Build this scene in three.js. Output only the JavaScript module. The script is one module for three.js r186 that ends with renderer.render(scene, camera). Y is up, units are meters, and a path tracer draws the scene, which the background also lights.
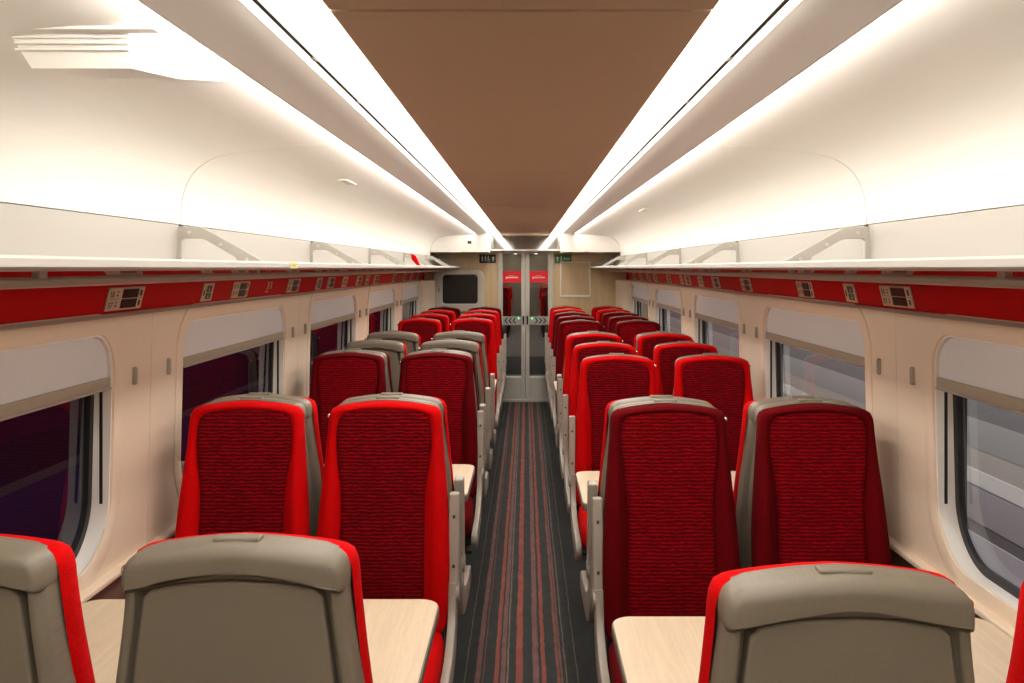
import * as THREE from 'three';
import { RoundedBoxGeometry } from 'three/addons/geometries/RoundedBoxGeometry.js';
import { ConvexGeometry } from 'three/addons/geometries/ConvexGeometry.js';
import { mergeGeometries, toCreasedNormals } from 'three/addons/utils/BufferGeometryUtils.js';
import { RectAreaLightUniformsLib } from 'three/addons/lights/RectAreaLightUniformsLib.js';

// ---------------------------------------------------------------- camera, lights, exposure
// World: x to the right of the coach, y up from the coach floor, the coach runs along -z. D below is the distance down the coach (z = -D).
const scene = new THREE.Scene();
scene.background = new THREE.Color(0x000000);
const camera = new THREE.PerspectiveCamera(41.56, 1024 / 683, 0.05, 200);
camera.position.set(0.008, 1.70, 0);
camera.lookAt(0.008, 1.70, -10);
camera.setViewOffset(1024, 683, -14, 73.5, 1024, 683);   // shift lens: the walls stay upright
camera.updateProjectionMatrix();
const renderer = new THREE.WebGLRenderer({ antialias: true });
renderer.toneMapping = THREE.LinearToneMapping;
renderer.toneMappingExposure = 1.0;
renderer.shadowMap.enabled = true;
RectAreaLightUniformsLib.init();

const D_REAR = -2.2, D_END = 11.45;          // ends of the saloon
const STRIP_COLOR = new THREE.Color().setRGB(1.0, 0.95, 0.88);
const STRIP_NITS = 11, COVE_NITS = 62;
function areaLight(color, nits, w, h, pos, target) {
  const l = new THREE.RectAreaLight(color, nits, w, h);
  l.position.set(...pos); l.lookAt(...target); l.castShadow = true; scene.add(l);
  return l;
}
const D_MID = (D_REAR + D_END) / 2, D_LEN = D_END - D_REAR - 0.1;
for (const s of [-1, 1]) {
  // the wide ceiling strip, shining down
  areaLight(STRIP_COLOR, STRIP_NITS, 0.094, D_LEN, [s * 0.358, 2.108, -D_MID], [s * 0.358, 0, -D_MID]);
  // the thin strip beside it, tilted outwards
  areaLight(STRIP_COLOR, STRIP_NITS, D_LEN, 0.018, [s * 0.427, 2.1085, -D_MID], [s * 1.427, 1.3085, -D_MID]);
  // the hidden strip in the step of the ceiling, shining outwards into the cove (its long side runs along the coach)
  areaLight(STRIP_COLOR, COVE_NITS, D_LEN - 0.9, 0.016, [s * 0.5605, 2.0955, -(D_MID - 0.42)], [s * 2, 2.0955, -(D_MID - 0.42)]);
}

// ---------------------------------------------------------------- helpers
let seed = 7;
const rnd = () => { seed = (seed * 1664525 + 1013904223) % 4294967296; return seed / 4294967296; };
function hash(ix, iy) { let h = (ix * 374761393 + iy * 668265263) | 0; h = Math.imul(h ^ (h >>> 13), 1274126177); return ((h ^ (h >>> 16)) >>> 0) / 4294967296; }
function noise(x, y, px = 1e9, py = 1e9) {
  const ix = Math.floor(x), iy = Math.floor(y), fx = x - ix, fy = y - iy;
  const u = fx * fx * (3 - 2 * fx), v = fy * fy * (3 - 2 * fy);
  const m = (a, p) => ((a % p) + p) % p;
  const a = hash(m(ix, px), m(iy, py)), b = hash(m(ix + 1, px), m(iy, py)), c = hash(m(ix, px), m(iy + 1, py)), d = hash(m(ix + 1, px), m(iy + 1, py));
  return a + (b - a) * u + (c - a) * v + (a - b - c + d) * u * v;
}
const used = new Map();
function numbered(n) { const k = used.get(n) || 0; used.set(n, k + 1); return k ? n + '_' + String(k).padStart(3, '0') : n; }
function shade(o) { o.traverse(c => { if (c.isMesh) { c.castShadow = true; c.receiveShadow = true; } }); return o; }
function mesh(name, geo, mat, parent, label) {
  const m = new THREE.Mesh(geo, mat); m.name = name; m.castShadow = m.receiveShadow = true;
  if (label) m.userData.label = label;
  if (parent) parent.add(m);
  return m;
}
function thing(name, label, category, pos = [0, 0, 0], group) {
  const g = new THREE.Group(); g.name = numbered(name); g.position.set(...pos);
  g.userData.label = label; g.userData.category = category; if (group) g.userData.group = group;
  scene.add(g); return g;
}
function struct(name, label, pos = [0, 0, 0]) {
  const g = new THREE.Group(); g.name = numbered(name); g.position.set(...pos);
  g.userData.kind = 'structure'; g.userData.label = label; g.userData.category = name.split('_')[0];
  scene.add(g); return g;
}
function box(w, h, d, x = 0, y = 0, z = 0) { const g = new THREE.BoxGeometry(w, h, d); g.translate(x, y, z); return g; }
function rbox(w, h, d, r, x = 0, y = 0, z = 0, seg = 2) { const g = new RoundedBoxGeometry(w, h, d, seg, r); g.translate(x, y, z); return g; }
// a block given by its limits: x0..x1, y0..y1 and D0..D1 down the coach
function blk(x0, x1, y0, y1, d0, d1, r = 0) {
  const w = Math.abs(x1 - x0), h = Math.abs(y1 - y0), d = Math.abs(d1 - d0);
  const a = [(x0 + x1) / 2, (y0 + y1) / 2, -(d0 + d1) / 2];
  return r ? rbox(w, h, d, Math.min(r, w / 2.05, h / 2.05, d / 2.05), ...a) : box(w, h, d, ...a);
}
function mapGeo(g, fn, flip, crease = 0.6) {
  g = g.index ? g.toNonIndexed() : g;
  const p = g.attributes.position, v = [0, 0, 0];
  for (let i = 0; i < p.count; i++) { fn(p.getX(i), p.getY(i), p.getZ(i), v); p.setXYZ(i, v[0], v[1], v[2]); }
  if (flip) for (const k of ['position', 'uv']) {
    const a = g.attributes[k]; if (!a) continue; const n = a.itemSize;
    for (let i = 0; i < a.count; i += 3) for (let c = 0; c < n; c++) { const t = a.array[(i + 1) * n + c]; a.array[(i + 1) * n + c] = a.array[(i + 2) * n + c]; a.array[(i + 2) * n + c] = t; }
  }
  g.deleteAttribute('normal'); g.computeVertexNormals();
  return crease ? toCreasedNormals(g, crease) : g;
}
// outline in the cross-section plane (x, y), run along the coach from D0 to D1; s mirrors it
function run(points, d0, d1, s = 1, crease = 0.6) {
  const sh = new THREE.Shape(points.map(p => new THREE.Vector2(p[0], p[1])));
  const g = new THREE.ExtrudeGeometry(sh, { depth: d1 - d0, bevelEnabled: false, steps: 1 });
  return mapGeo(g, (x, y, z, o) => { o[0] = s * x; o[1] = y; o[2] = -d0 - (d1 - d0) + z; }, s < 0, crease);
}
function thick(points, t) {      // a sheet of thickness t above/outside an open profile
  const out = []; const n = points.length;
  for (let i = 0; i < n; i++) {
    const a = points[Math.max(0, i - 1)], b = points[Math.min(n - 1, i + 1)];
    const dx = b[0] - a[0], dy = b[1] - a[1], l = Math.hypot(dx, dy);
    out.push([points[i][0] - dy / l * t, points[i][1] + dx / l * t]);
  }
  return [...points, ...out.reverse()];
}
function roundRectPath(P, x0, x1, y0, y1, rt, rb) {
  P.moveTo(x0 + rb, y0); P.lineTo(x1 - rb, y0); P.absarc(x1 - rb, y0 + rb, rb, -Math.PI / 2, 0, false);
  P.lineTo(x1, y1 - rt); P.absarc(x1 - rt, y1 - rt, rt, 0, Math.PI / 2, false);
  P.lineTo(x0 + rt, y1); P.absarc(x0 + rt, y1 - rt, rt, Math.PI / 2, Math.PI, false);
  P.lineTo(x0, y0 + rb); P.absarc(x0 + rb, y0 + rb, rb, Math.PI, Math.PI * 1.5, false);
  return P;
}
function resample(pts, n) {      // closed outline by equal arc length
  const L = [0]; const m = pts.length;
  for (let i = 0; i < m; i++) { const a = pts[i], b = pts[(i + 1) % m]; L.push(L[i] + Math.hypot(b[0] - a[0], b[1] - a[1])); }
  const out = [];
  for (let k = 0; k < n; k++) {
    const t = L[m] * k / n; let i = 0; while (L[i + 1] < t) i++;
    const f = (t - L[i]) / (L[i + 1] - L[i] || 1), a = pts[i], b = pts[(i + 1) % m];
    out.push([a[0] + (b[0] - a[0]) * f, a[1] + (b[1] - a[1]) * f]);
  }
  return out;
}
function mirrorOutline(half) {   // half: from bottom to top on the left side (x <= 0), smooth; returns a closed counter-clockwise ring
  const c = new THREE.SplineCurve(half.map(p => new THREE.Vector2(p[0], p[1]))).getPoints(90).map(p => [p.x, p.y]);
  const right = c.slice(0, -1).map(p => [-p[0], p[1]]);
  return [...right, ...c.slice().reverse()];
}
// padded panel: rolled edge (insets with z) and an inner field zIn(x, y, q); warp moves each point to its place
function puff(outline, n, insets, inner, zIn, warp, back = false) {
  const P = resample(outline, n), N = [];
  for (let i = 0; i < n; i++) {
    const a = P[(i + n - 1) % n], b = P[(i + 1) % n]; const dx = b[0] - a[0], dy = b[1] - a[1], l = Math.hypot(dx, dy);
    N.push([-dy / l, dx / l]);
  }
  let cx = 0, cy = 0; for (const p of P) { cx += p[0] / n; cy += p[1] / n; }
  const pos = [], uv = [], idx = []; const o = [0, 0, 0];
  const put = (x, y, z) => { warp(x, y, z, o); pos.push(o[0], o[1], o[2]); uv.push(x, y); };
  let rings = 0, last;
  for (const [d, z] of insets) { last = []; for (let i = 0; i < n; i++) { const x = P[i][0] + N[i][0] * d, y = P[i][1] + N[i][1] * d; last.push([x, y]); put(x, y, typeof z === 'function' ? z(x, y) : z); } rings++; }
  for (let k = 1; k < inner; k++) {
    const q = k / inner;
    for (let i = 0; i < n; i++) { const x = last[i][0] + (cx * 0.0 + 0 - last[i][0]) * q, y = last[i][1] + (cy - last[i][1]) * q; put(x, y, zIn(x, y, q)); }
    rings++;
  }
  put(0, cy, zIn(0, cy, 1));
  for (let r = 0; r < rings - 1; r++) for (let i = 0; i < n; i++) {
    const j = (i + 1) % n, a = r * n + i, b = r * n + j, c = a + n, d = b + n;
    back ? idx.push(a, c, b, b, c, d) : idx.push(a, b, c, b, d, c);
  }
  const ctr = rings * n, base = (rings - 1) * n;
  for (let i = 0; i < n; i++) { const j = (i + 1) % n; back ? idx.push(base + i, ctr, base + j) : idx.push(base + i, base + j, ctr); }
  const g = new THREE.BufferGeometry();
  g.setAttribute('position', new THREE.Float32BufferAttribute(pos, 3)); g.setAttribute('uv', new THREE.Float32BufferAttribute(uv, 2));
  g.setIndex(idx); g.computeVertexNormals(); return g;
}
const smooth = (a, b, x) => { const t = Math.min(1, Math.max(0, (x - a) / (b - a))); return t * t * (3 - 2 * t); };

// ---------------------------------------------------------------- textures and materials
function dataTex(w, h, fn, srgb = true) {
  const a = new Uint8Array(w * h * 4);
  for (let j = 0; j < h; j++) for (let i = 0; i < w; i++) { const c = fn(i, j); const k = (j * w + i) * 4; a[k] = c[0]; a[k + 1] = c[1]; a[k + 2] = c[2]; a[k + 3] = 255; }
  const t = new THREE.DataTexture(a, w, h); t.magFilter = THREE.LinearFilter; t.minFilter = THREE.LinearMipmapLinearFilter; t.generateMipmaps = true;
  t.wrapS = t.wrapT = THREE.RepeatWrapping; if (srgb) t.colorSpace = THREE.SRGBColorSpace; t.needsUpdate = true; return t;
}
function canvasTex(w, h, draw) {
  const c = document.createElement('canvas'); c.width = w; c.height = h; const g = c.getContext('2d'); draw(g, w, h);
  const t = new THREE.CanvasTexture(c); t.colorSpace = THREE.SRGBColorSpace; return t;
}
const std = (o) => new THREE.MeshStandardMaterial(o);
const lin = (r, g, b) => new THREE.Color().setRGB(r, g, b);

// woven ribs: wavy horizontal ridges about 12 mm apart (uv in metres, one repeat = 0.26 m)
const RIB = 512;
function ribValue(i, j) {
  const x = i / RIB * 32, y = j / RIB;
  const wob = (noise(x * 0.5, y * 20, 16, 20) - 0.5) * 1.3 + (noise(x, y * 40 + 50, 32, 40) - 0.5) * 0.9;
  const rid = 0.5 + 0.5 * Math.sin(y * 21 * Math.PI * 2 + wob * 1.6);
  const br = noise(x * 0.5 + 9, y * 42, 16, 42);
  const fine = noise(i / 2, j / 2, 256, 256);
  return Math.min(1, Math.max(0, rid * (0.45 + 0.75 * br) * 0.85 + fine * 0.25));
}
const ribTex = dataTex(RIB, RIB, (i, j) => { const v = ribValue(i, j); return [66 + 84 * v, 1 + 3 * v, 8 + 6 * v]; });
const ribTexBright = dataTex(RIB, RIB, (i, j) => { const v = ribValue(i, j); return [74 + 80 * v, 1 + 3 * v, 8 + 6 * v]; });
const ribBump = dataTex(RIB, RIB, (i, j) => { const v = 255 * ribValue(i, j); return [v, v, v]; }, false);
for (const t of [ribTex, ribTexBright, ribBump]) t.repeat.set(1 / 0.26, 1 / 0.26);
const plushTex = dataTex(256, 256, (i, j) => { const v = 205 + 50 * noise(i / 1.5, j / 1.5, 171, 171); return [v, v, v]; });
plushTex.repeat.set(8, 8);
const M = {};
M.rib = new THREE.MeshPhysicalMaterial({ map: ribTex, bumpMap: ribBump, bumpScale: 0.0015, roughness: 0.95, specularIntensity: 0.2 });
M.ribBright = new THREE.MeshPhysicalMaterial({ map: ribTexBright, bumpMap: ribBump, bumpScale: 0.0015, roughness: 0.95, specularIntensity: 0.2 });
M.scarlet = new THREE.MeshPhysicalMaterial({ color: lin(0.74, 0.0012, 0.002), map: plushTex, roughness: 0.95, specularIntensity: 0.2 });
M.crimson = new THREE.MeshPhysicalMaterial({ color: lin(0.15, 0.0006, 0.003), map: plushTex, roughness: 0.95, specularIntensity: 0.2 });
const grainTex = dataTex(128, 128, (i, j) => { const v = 232 + 23 * noise(i, j, 128, 128); return [v, v, v]; }); grainTex.repeat.set(12, 12);
M.shell = std({ color: lin(0.225, 0.19, 0.14), map: grainTex, roughness: 0.48 });
M.frame = std({ color: lin(0.39, 0.355, 0.295), roughness: 0.42 });
M.dark = std({ color: lin(0.03, 0.028, 0.026), roughness: 0.6 });
M.screw = std({ color: lin(0.06, 0.055, 0.05), roughness: 0.5, metalness: 0.6 });
M.chrome = std({ color: lin(0.85, 0.8, 0.72), roughness: 0.2, metalness: 0.9 });
M.wall = std({ color: lin(0.86, 0.71, 0.55), roughness: 0.5 });
M.reveal = std({ color: lin(0.92, 0.89, 0.83), roughness: 0.4 });
M.lower = std({ color: lin(0.16, 0.085, 0.06), roughness: 0.7 });
M.white = std({ color: lin(0.84, 0.80, 0.74), roughness: 0.4 });
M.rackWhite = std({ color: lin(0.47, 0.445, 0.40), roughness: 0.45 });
M.valance = std({ color: lin(0.74, 0.70, 0.63), roughness: 0.4 });
M.tan = std({ color: lin(0.56, 0.39, 0.265), roughness: 0.7 });
M.shellDark = std({ color: lin(0.05, 0.05, 0.05), roughness: 0.9 });
M.glossUnder = std({ color: lin(0.62, 0.58, 0.5), roughness: 0.07, metalness: 1 });
M.rail = std({ color: lin(0.50, 0.47, 0.41), roughness: 0.35, metalness: 0.5 });
M.band = new THREE.MeshPhysicalMaterial({ color: lin(0.60, 0.002, 0.004), roughness: 0.45, specularIntensity: 0.3 });
M.gasket = std({ color: lin(0.012, 0.012, 0.013), roughness: 0.5 });
M.glass = new THREE.MeshPhysicalMaterial({ color: 0xffffff, transmission: 1, thickness: 0, roughness: 0, ior: 1.5 });
M.blind = std({ color: lin(0.86, 0.86, 0.87), roughness: 0.9, map: grainTex });
M.hem = std({ color: lin(0.42, 0.36, 0.27), roughness: 0.5 });
M.hook = std({ color: lin(0.45, 0.42, 0.36), roughness: 0.35, metalness: 0.4 });
M.metal = std({ color: lin(0.62, 0.59, 0.52), roughness: 0.4, metalness: 0.15 });
M.diffuser = std({ color: lin(0.9, 0.9, 0.88), emissive: lin(1.0, 0.95, 0.86), emissiveIntensity: 2.2, roughness: 0.6 });
const woodTex = dataTex(512, 512, (i, j) => {
  const g = noise(i / 3, j / 90, 171, 6) * 0.5 + noise(i / 11 + 40, j / 200, 47, 3) * 0.5; const f = noise(i / 1.2, j / 14, 427, 37);
  const v = 0.90 + 0.07 * g + 0.03 * f; return [240 * v, 216 * v, 184 * v];
});
M.wood = std({ map: woodTex, roughness: 0.45 });
const lamTex = dataTex(512, 512, (i, j) => {
  const g = noise(i / 4, j / 120, 128, 5) * 0.55 + noise(i / 14 + 40, j / 300, 37, 2) * 0.45; const f = noise(i / 1.5, j / 20, 342, 26);
  const v = 0.88 + 0.09 * g + 0.04 * f; return [228 * v, 200 * v, 154 * v];
});
M.laminate = std({ map: lamTex, roughness: 0.5 });

// ---------------------------------------------------------------- floor
const floor = struct('floor', 'dark grey carpet with red and pink stripes along the aisle');
const carpetTex = (() => {
  const stripes = [[-.249, -.245, 'cream'], [-.205, -.184, 'pink'], [-.174, -.170, 'rose'], [-.126, -.108, 'red'], [-.100, -.080, 'pink'], [-.074, -.067, 'cream'],
    [-.036, -.007, 'red'], [.036, .061, 'pink'], [.073, .091, 'red'], [.136, .149, 'rose'], [.152, .160, 'pink'], [.173, .178, 'cream'], [.220, .224, 'cream']];
  const col = { cream: [128, 112, 94], pink: [130, 88, 84], rose: [142, 78, 68], red: [160, 78, 64] };
  const w = 1024, h = 1024;                        // 0.72 m across the aisle, 1.5 m along it
  return dataTex(w, h, (i, j) => {
    const x = (i / w - 0.5) * 0.72 + (noise(j / 26 + 3, 1.5, 39, 1e9) - 0.5) * 0.006 + (noise(j / 5, 7.5, 205, 1e9) - .5) * .0025;
    const f = noise(i / 1.3, j / 1.3, 788, 788), b = noise(i / 40, j / 40, 26, 26);
    let c = [50, 52, 51]; let k = 0.72 + 0.4 * f + 0.16 * b;
    for (const [a, e, n] of stripes) if (x > a && x < e) {
      const m = 0.55 + 0.45 * noise(i / 1.2, j / 9, 853, 114); const t = col[n];
      c = [50 + (t[0] - 50) * m, 52 + (t[1] - 52) * m, 51 + (t[2] - 51) * m];
    }
    return c.map(v => Math.min(255, v * k));
  });
})();
const carpetPlain = dataTex(512, 512, (i, j) => { const k = 0.72 + 0.4 * noise(i / 1.3, j / 1.3, 394, 394) + 0.16 * noise(i / 40, j / 40, 13, 13); return [44 * k, 45 * k, 44 * k]; });
{
  const g = box(0.72, 0.04, D_END - D_REAR, 0, -0.02, -D_MID); const uv = g.attributes.uv, p = g.attributes.position;
  for (let i = 0; i < uv.count; i++) uv.setXY(i, p.getX(i) / 0.72 + 0.5, -p.getZ(i) / 1.5);
  mesh('aisle_carpet', g, std({ map: carpetTex, roughness: 1 }), floor);
  const m = std({ map: carpetPlain, roughness: 1 });
  for (const s of [-1, 1]) {
    const e = blk(s * 0.36, s * 1.42, -0.04, 0, D_REAR, D_END); const u = e.attributes.uv, q = e.attributes.position;
    for (let i = 0; i < u.count; i++) u.setXY(i, q.getX(i) / 0.4, -q.getZ(i) / 0.4);
    mesh('side_carpet', e, m, floor);
  }
}

// ---------------------------------------------------------------- ceiling
const ceiling = struct('ceiling', 'coach ceiling with tan centre panels and white curved coves');
{
  const joints = [D_REAR, 1.45, 3.9, 6.15, 8.5, D_END - 0.03];
  for (let k = 0; k < joints.length - 1; k++) mesh('ceiling_panel', blk(-0.3090, 0.3090, 2.114, 2.145, joints[k] + 0.006, joints[k + 1] - 0.006, 0.003), M.tan, ceiling, 'tan ceiling panel');
  mesh('roof_shell', mergeGeometries([blk(-1.45, 1.45, 2.19, 2.24, D_REAR - .05, D_END + .1), blk(-1.45, -1.40, 1.5, 2.2, D_REAR - .05, D_END + .1), blk(1.40, 1.45, 1.5, 2.2, D_REAR - .05, D_END + .1)]), M.shellDark, ceiling);
}
const COVE = [[.562, 2.107], [.62, 2.104], [.72, 2.095], [.80, 2.089], [.87, 2.083], [.92, 2.078], [.967, 2.070], [1.0, 2.062], [1.03, 2.049], [1.058, 2.03], [1.08, 2.008], [1.098, 1.978], [1.11, 1.945], [1.118, 1.90], [1.12, 1.843]];
const coveCurve = new THREE.SplineCurve(COVE.map(p => new THREE.Vector2(...p))).getPoints(60).map(p => [p.x, p.y]);
const D_CAP = 10.6;
for (const s of [-1, 1]) {
  for (const [a, b] of [[D_REAR, 2.9365], [2.9435, D_CAP]]) mesh('cove_panel', run(thick(coveCurve, 0.012), a, b, s, 0.9), M.white, ceiling, 'white curved cove panel above the luggage rack');
  const val = [[.4355, 2.118], [.46, 2.115], [.51, 2.103], [.548, 2.086], [.554, 2.0865], [.559, 2.092], [.559, 2.115], [.555, 2.13], [.4355, 2.14]];
  mesh('valance', run(val, D_REAR, D_END - .03, s, 0.5), M.valance, ceiling, 'satin grey strip between lamp and cove');
}
// the lamps: one continuous fitting on each side
for (const s of [-1, 1]) {
  const side = s < 0 ? 'the dark framed panel' : 'the pale empty frame';
  const t = thing('strip_light', 'long glowing white ceiling light strip on the side of ' + side, 'light', [s * 0.3655, 2.11, -D_MID]);
  const at = (g) => { g.translate(-s * 0.3655, -2.11, D_MID); return g; };
  mesh('diffuser', at(blk(s * .310, s * .406, 2.111, 2.135, D_REAR + .03, D_END - .04, .004)), M.diffuser, t, 'glowing wide diffuser');
  mesh('edge_diffuser', at(blk(s * .415, s * .434, 2.111, 2.135, D_REAR + .03, D_END - .04, .003)), M.diffuser, t, 'glowing thin edge strip');
  mesh('track', at(blk(s * .4065, s * .4145, 2.1125, 2.136, D_REAR + .03, D_END - .04)), M.dark, t, 'dark slot between the strips');
  for (let k = 0; k < 22; k++) { const d = 1.3 + k * 0.46; mesh('clip', at(blk(s * .4070, s * .4140, 2.1105, 2.1135, d, d + 0.03)), M.metal, t); }
  const c = thing('cove_lamp', 'slim hidden lamp in the ceiling step on the side of ' + side, 'light', [s * 0.5595, 2.0955, -(D_MID - .42)]);
  mesh('lamp_strip', blk(s * -.0006, s * .0006, -.003, .009, -(D_LEN - .9) / 2, (D_LEN - .9) / 2), M.diffuser, c);
}
// small flush plates in the coves
for (const [s, D] of [[-1, 4.05], [1, 6.0]]) {
  const t = thing('ceiling_vent', s < 0 ? 'small flush white plate in the cove on the dark-panel side' : 'small flush white plate in the cove on the empty-frame side', 'vent', [s * .80, 2.0865, -D]);
  mesh('plate', rbox(.05, .006, .22, .0025), M.white, t); mesh('slot', box(.012, .002, .16, 0, -.0032, 0), M.hook, t);
}
// the housing under the cove near the viewer
{
  const t = thing('ceiling_housing', 'white wedge-shaped housing with ribbed side fixed under the ceiling cove', 'housing', [-.73, 2.09, -1.62]);
  const top = [[-.85, 1.495], [-.652, 1.495], [-.585, 1.60], [-.585, 1.87], [-.85, 1.87]], pts = [];
  for (const [x, d] of top) pts.push([x, 2.10, d], [x, d > 1.8 ? 2.086 : 2.088, d]);
  for (const [x, d, y] of [[-.824, 1.515, 2.036], [-.656, 1.515, 2.036], [-.61, 1.60, 2.036], [-.60, 1.60, 2.06], [-.655, 1.505, 2.06], [-.835, 1.505, 2.06], [-.74, 1.60, 2.0375]]) pts.push([x, y, d]);
  mesh('body', new ConvexGeometry(pts.map(([x, y, d]) => new THREE.Vector3(x + .73, y - 2.09, -(d - 1.62)))), M.white, t);
  for (const [d, y] of [[1.4945, 2.083], [1.4965, 2.074], [1.500, 2.064]]) mesh('rib', rbox(.19, .004, .008, .0018, -.018, y - 2.09, -(d - 1.62)), M.white, t);
  mesh('mounting_flange', rbox(.29, .006, .03, .002, -.012, .002, .140), M.white, t);
}

// ---------------------------------------------------------------- side walls, windows, blinds
const WX = 1.30;
const wallX = (y) => WX + (1.35 - y) * 0.024;
const PITCH = 2.035, W0 = 1.40, WLEN = 1.46, WY0 = 0.775, WY1 = 1.495, RT = .12, RB = .2;
const WIN = [0, 1, 2, 3, 4].map(k => [W0 + k * PITCH, W0 + k * PITCH + WLEN]);
// from a (D, y, w) outline on the wall to the world
const onWall = (s, off) => (x, y, z, o) => { o[0] = s * (wallX(y) + off + z); o[1] = y; o[2] = -x; };
function wallShape(shape, depth, s, off, bevel = 0) {
  const g = new THREE.ExtrudeGeometry(shape, { depth, curveSegments: 14, bevelEnabled: bevel > 0, bevelSize: bevel, bevelThickness: bevel, bevelSegments: 2 });
  return mapGeo(g, onWall(s, off), s > 0, 0.5);
}
function ringShape(d0, d1, y0, y1, rt, rb, grow, shrink) {
  const S = roundRectPath(new THREE.Shape(), d0 - grow, d1 + grow, y0 - grow, y1 + grow, rt + grow, rb + grow);
  S.holes.push(roundRectPath(new THREE.Path(), d0 + shrink, d1 - shrink, y0 + shrink, y1 - shrink, Math.max(.02, rt - shrink), Math.max(.02, rb - shrink)));
  return S;
}
let winNo = 0;
for (const s of [-1, 1]) {
  const sideName = s < 0 ? 'left' : 'right';
  const sideTxt = s < 0 ? 'dark-panel side' : 'empty-frame side';
  const wall = struct('wall_' + sideName, 'beige moulded side wall with rounded windows on the ' + sideTxt);
  const edges = [D_REAR]; for (let k = 0; k < 6; k++) edges.push(W0 - .2875 + k * PITCH);
  edges[6] = D_END;
  for (let k = 0; k < edges.length - 1; k++) {
    const a = edges[k] + .0015, b = edges[k + 1] - .0015;
    const S = new THREE.Shape(); S.moveTo(a, .735); S.lineTo(b, .735); S.lineTo(b, 1.545); S.lineTo(a, 1.545); S.closePath();
    if (k > 0) { const w = WIN[k - 1]; S.holes.push(roundRectPath(new THREE.Path(), w[0], w[1], WY0, WY1, RT, RB)); }
    const p = mesh('wall_panel', wallShape(S, .062, s, .003), M.wall, wall);
    if (k > 0) {
      const w = WIN[k - 1];
      mesh('window_surround', wallShape(ringShape(w[0], w[1], WY0 + .015, WY1, RT, RB, .062, -.004), .006, s, .0015, .0025), M.wall, p);
      for (const d of [w[0] - .145, w[1] + .145]) if (d < 11.2) {
        const hk = rbox(.018, .060, .015, .007, s * (wallX(1.34) - .002), 1.34, -d); mesh('coat_hook', hk, M.hook, p, 'small grey coat hook');
      }
    }
  }
  mesh('backing', mergeGeometries([blk(s * 1.378, s * 1.40, -.04, .775, D_REAR, D_END), blk(s * 1.378, s * 1.40, 1.47, 1.80, D_REAR, D_END), ...[[D_REAR, W0 + .02], ...WIN.slice(0, 4).map((w, k) => [w[1] - .02, WIN[k + 1][0] + .02]), [WIN[4][1] - .02, D_END]].map(([a, b]) => blk(s * 1.385, s * 1.40, .7, 1.5, a, b))]), M.shellDark, wall);
  mesh('lower_panel', blk(s * 1.312, s * 1.36, 0, .733, D_REAR, D_END, .004), M.lower, wall, 'brown lower wall panel');
  mesh('heater_duct', blk(s * 1.24, s * 1.311, .02, .17, D_REAR + .01, D_END - .01, .01), M.metal, wall, 'grey duct along the foot of the wall');
  { // rounded corner cover between the last window and the end wall
    const pts = []; for (let k = 0; k <= 10; k++) { const a = k / 10 * Math.PI / 2; pts.push([1.145 + .15 * (1 - Math.cos(a)), 11.44 - .40 * Math.sin(a)]); }
    const S = new THREE.Shape([...pts, [1.31, 11.04], [1.31, 11.44]].map(p => new THREE.Vector2(...p)));
    const g = new THREE.ExtrudeGeometry(S, { depth: 1.545, bevelEnabled: false });
    mesh('corner_cover', mapGeo(g, (x, y, z, o) => { o[0] = s * x; o[1] = z; o[2] = -y; }, s > 0, .6), M.wall, wall, 'rounded beige corner cover');
  }
  mesh('dado_ledge', blk(s * 1.285, s * 1.33, .715, .735, D_REAR, D_END - .01, .006), M.wall, wall, 'beige ledge below the windows');

  // red band with its lower trim, part of the setting
  const tr = struct('trim_' + (s < 0 ? 1 : 2), 'red sign band above the windows on the ' + sideTxt);
  const D_B = 11.3;
  mesh('red_band', run([[1.302, 1.556], [1.274, 1.67], [1.30, 1.675], [1.36, 1.675], [1.36, 1.556]], D_REAR, D_B, s), M.band, tr);
  mesh('lower_trim', run([[1.292, 1.544], [1.290, 1.548], [1.293, 1.556], [1.31, 1.557], [1.34, 1.55], [1.34, 1.544]], D_REAR, D_B, s), M.rail, tr, 'grey metal trim below the red band');
  mesh('band_end', blk(s * 1.27, s * 1.36, 1.553, 1.672, D_B, D_B + .035, .01), M.band, tr);

  WIN.forEach(([a, b], k) => {
    winNo++;
    const w = struct('window_' + winNo, `rounded window ${['by the row nearest the rear', 'second', 'third', 'fourth', 'fifth'][k] === 'second' ? '' : ''}with black gasket on the ${sideTxt}, number ${k + 1} towards the end door`.replace('window  ', 'window '));
    w.userData.label = `rounded coach window with black gasket, ${['fifth', 'fourth', 'third', 'second', 'first'][k]} from the end wall, ${sideTxt}`;
    mesh('window_frame', wallShape(ringShape(a, b, WY0, WY1, RT, RB, 0, .006), .062, s, .006), M.reveal, w, 'white window reveal');
    mesh('gasket', wallShape(ringShape(a, b, WY0, WY1, RT, RB, -.004, .030), .014, s, .060, 0), M.gasket, w, 'black rubber gasket');
    const pane = roundRectPath(new THREE.Shape(), a + .02, b - .02, WY0 + .02, WY1 - .02, RT - .02, RB - .02);
    const pg = new THREE.ShapeGeometry(pane, 14);
    mesh('glass_pane', mapGeo(pg, onWall(s, .070), s > 0, 0), M.glass, w, 'window glass');
    for (const [d, q] of [[a + .0062, 1], [b - .0062, -1]]) mesh('guide_slot', (() => { const g = box(.010, .44, .002, s * (wallX(1.12) + .034), 1.12, -(d + q * .0002)); return g; })(), M.gasket, w, 'dark blind guide slot');
    // blind
    const bl = thing('roller_blind', `pale grey roller blind a quarter down, ${['fifth', 'fourth', 'third', 'second', 'first'][k]} window from end wall, ${sideTxt}`, 'blind', [s * (wallX(1.42) + .017), 1.40, -(a + b) / 2], 'roller blinds on the ' + sideTxt);
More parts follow.
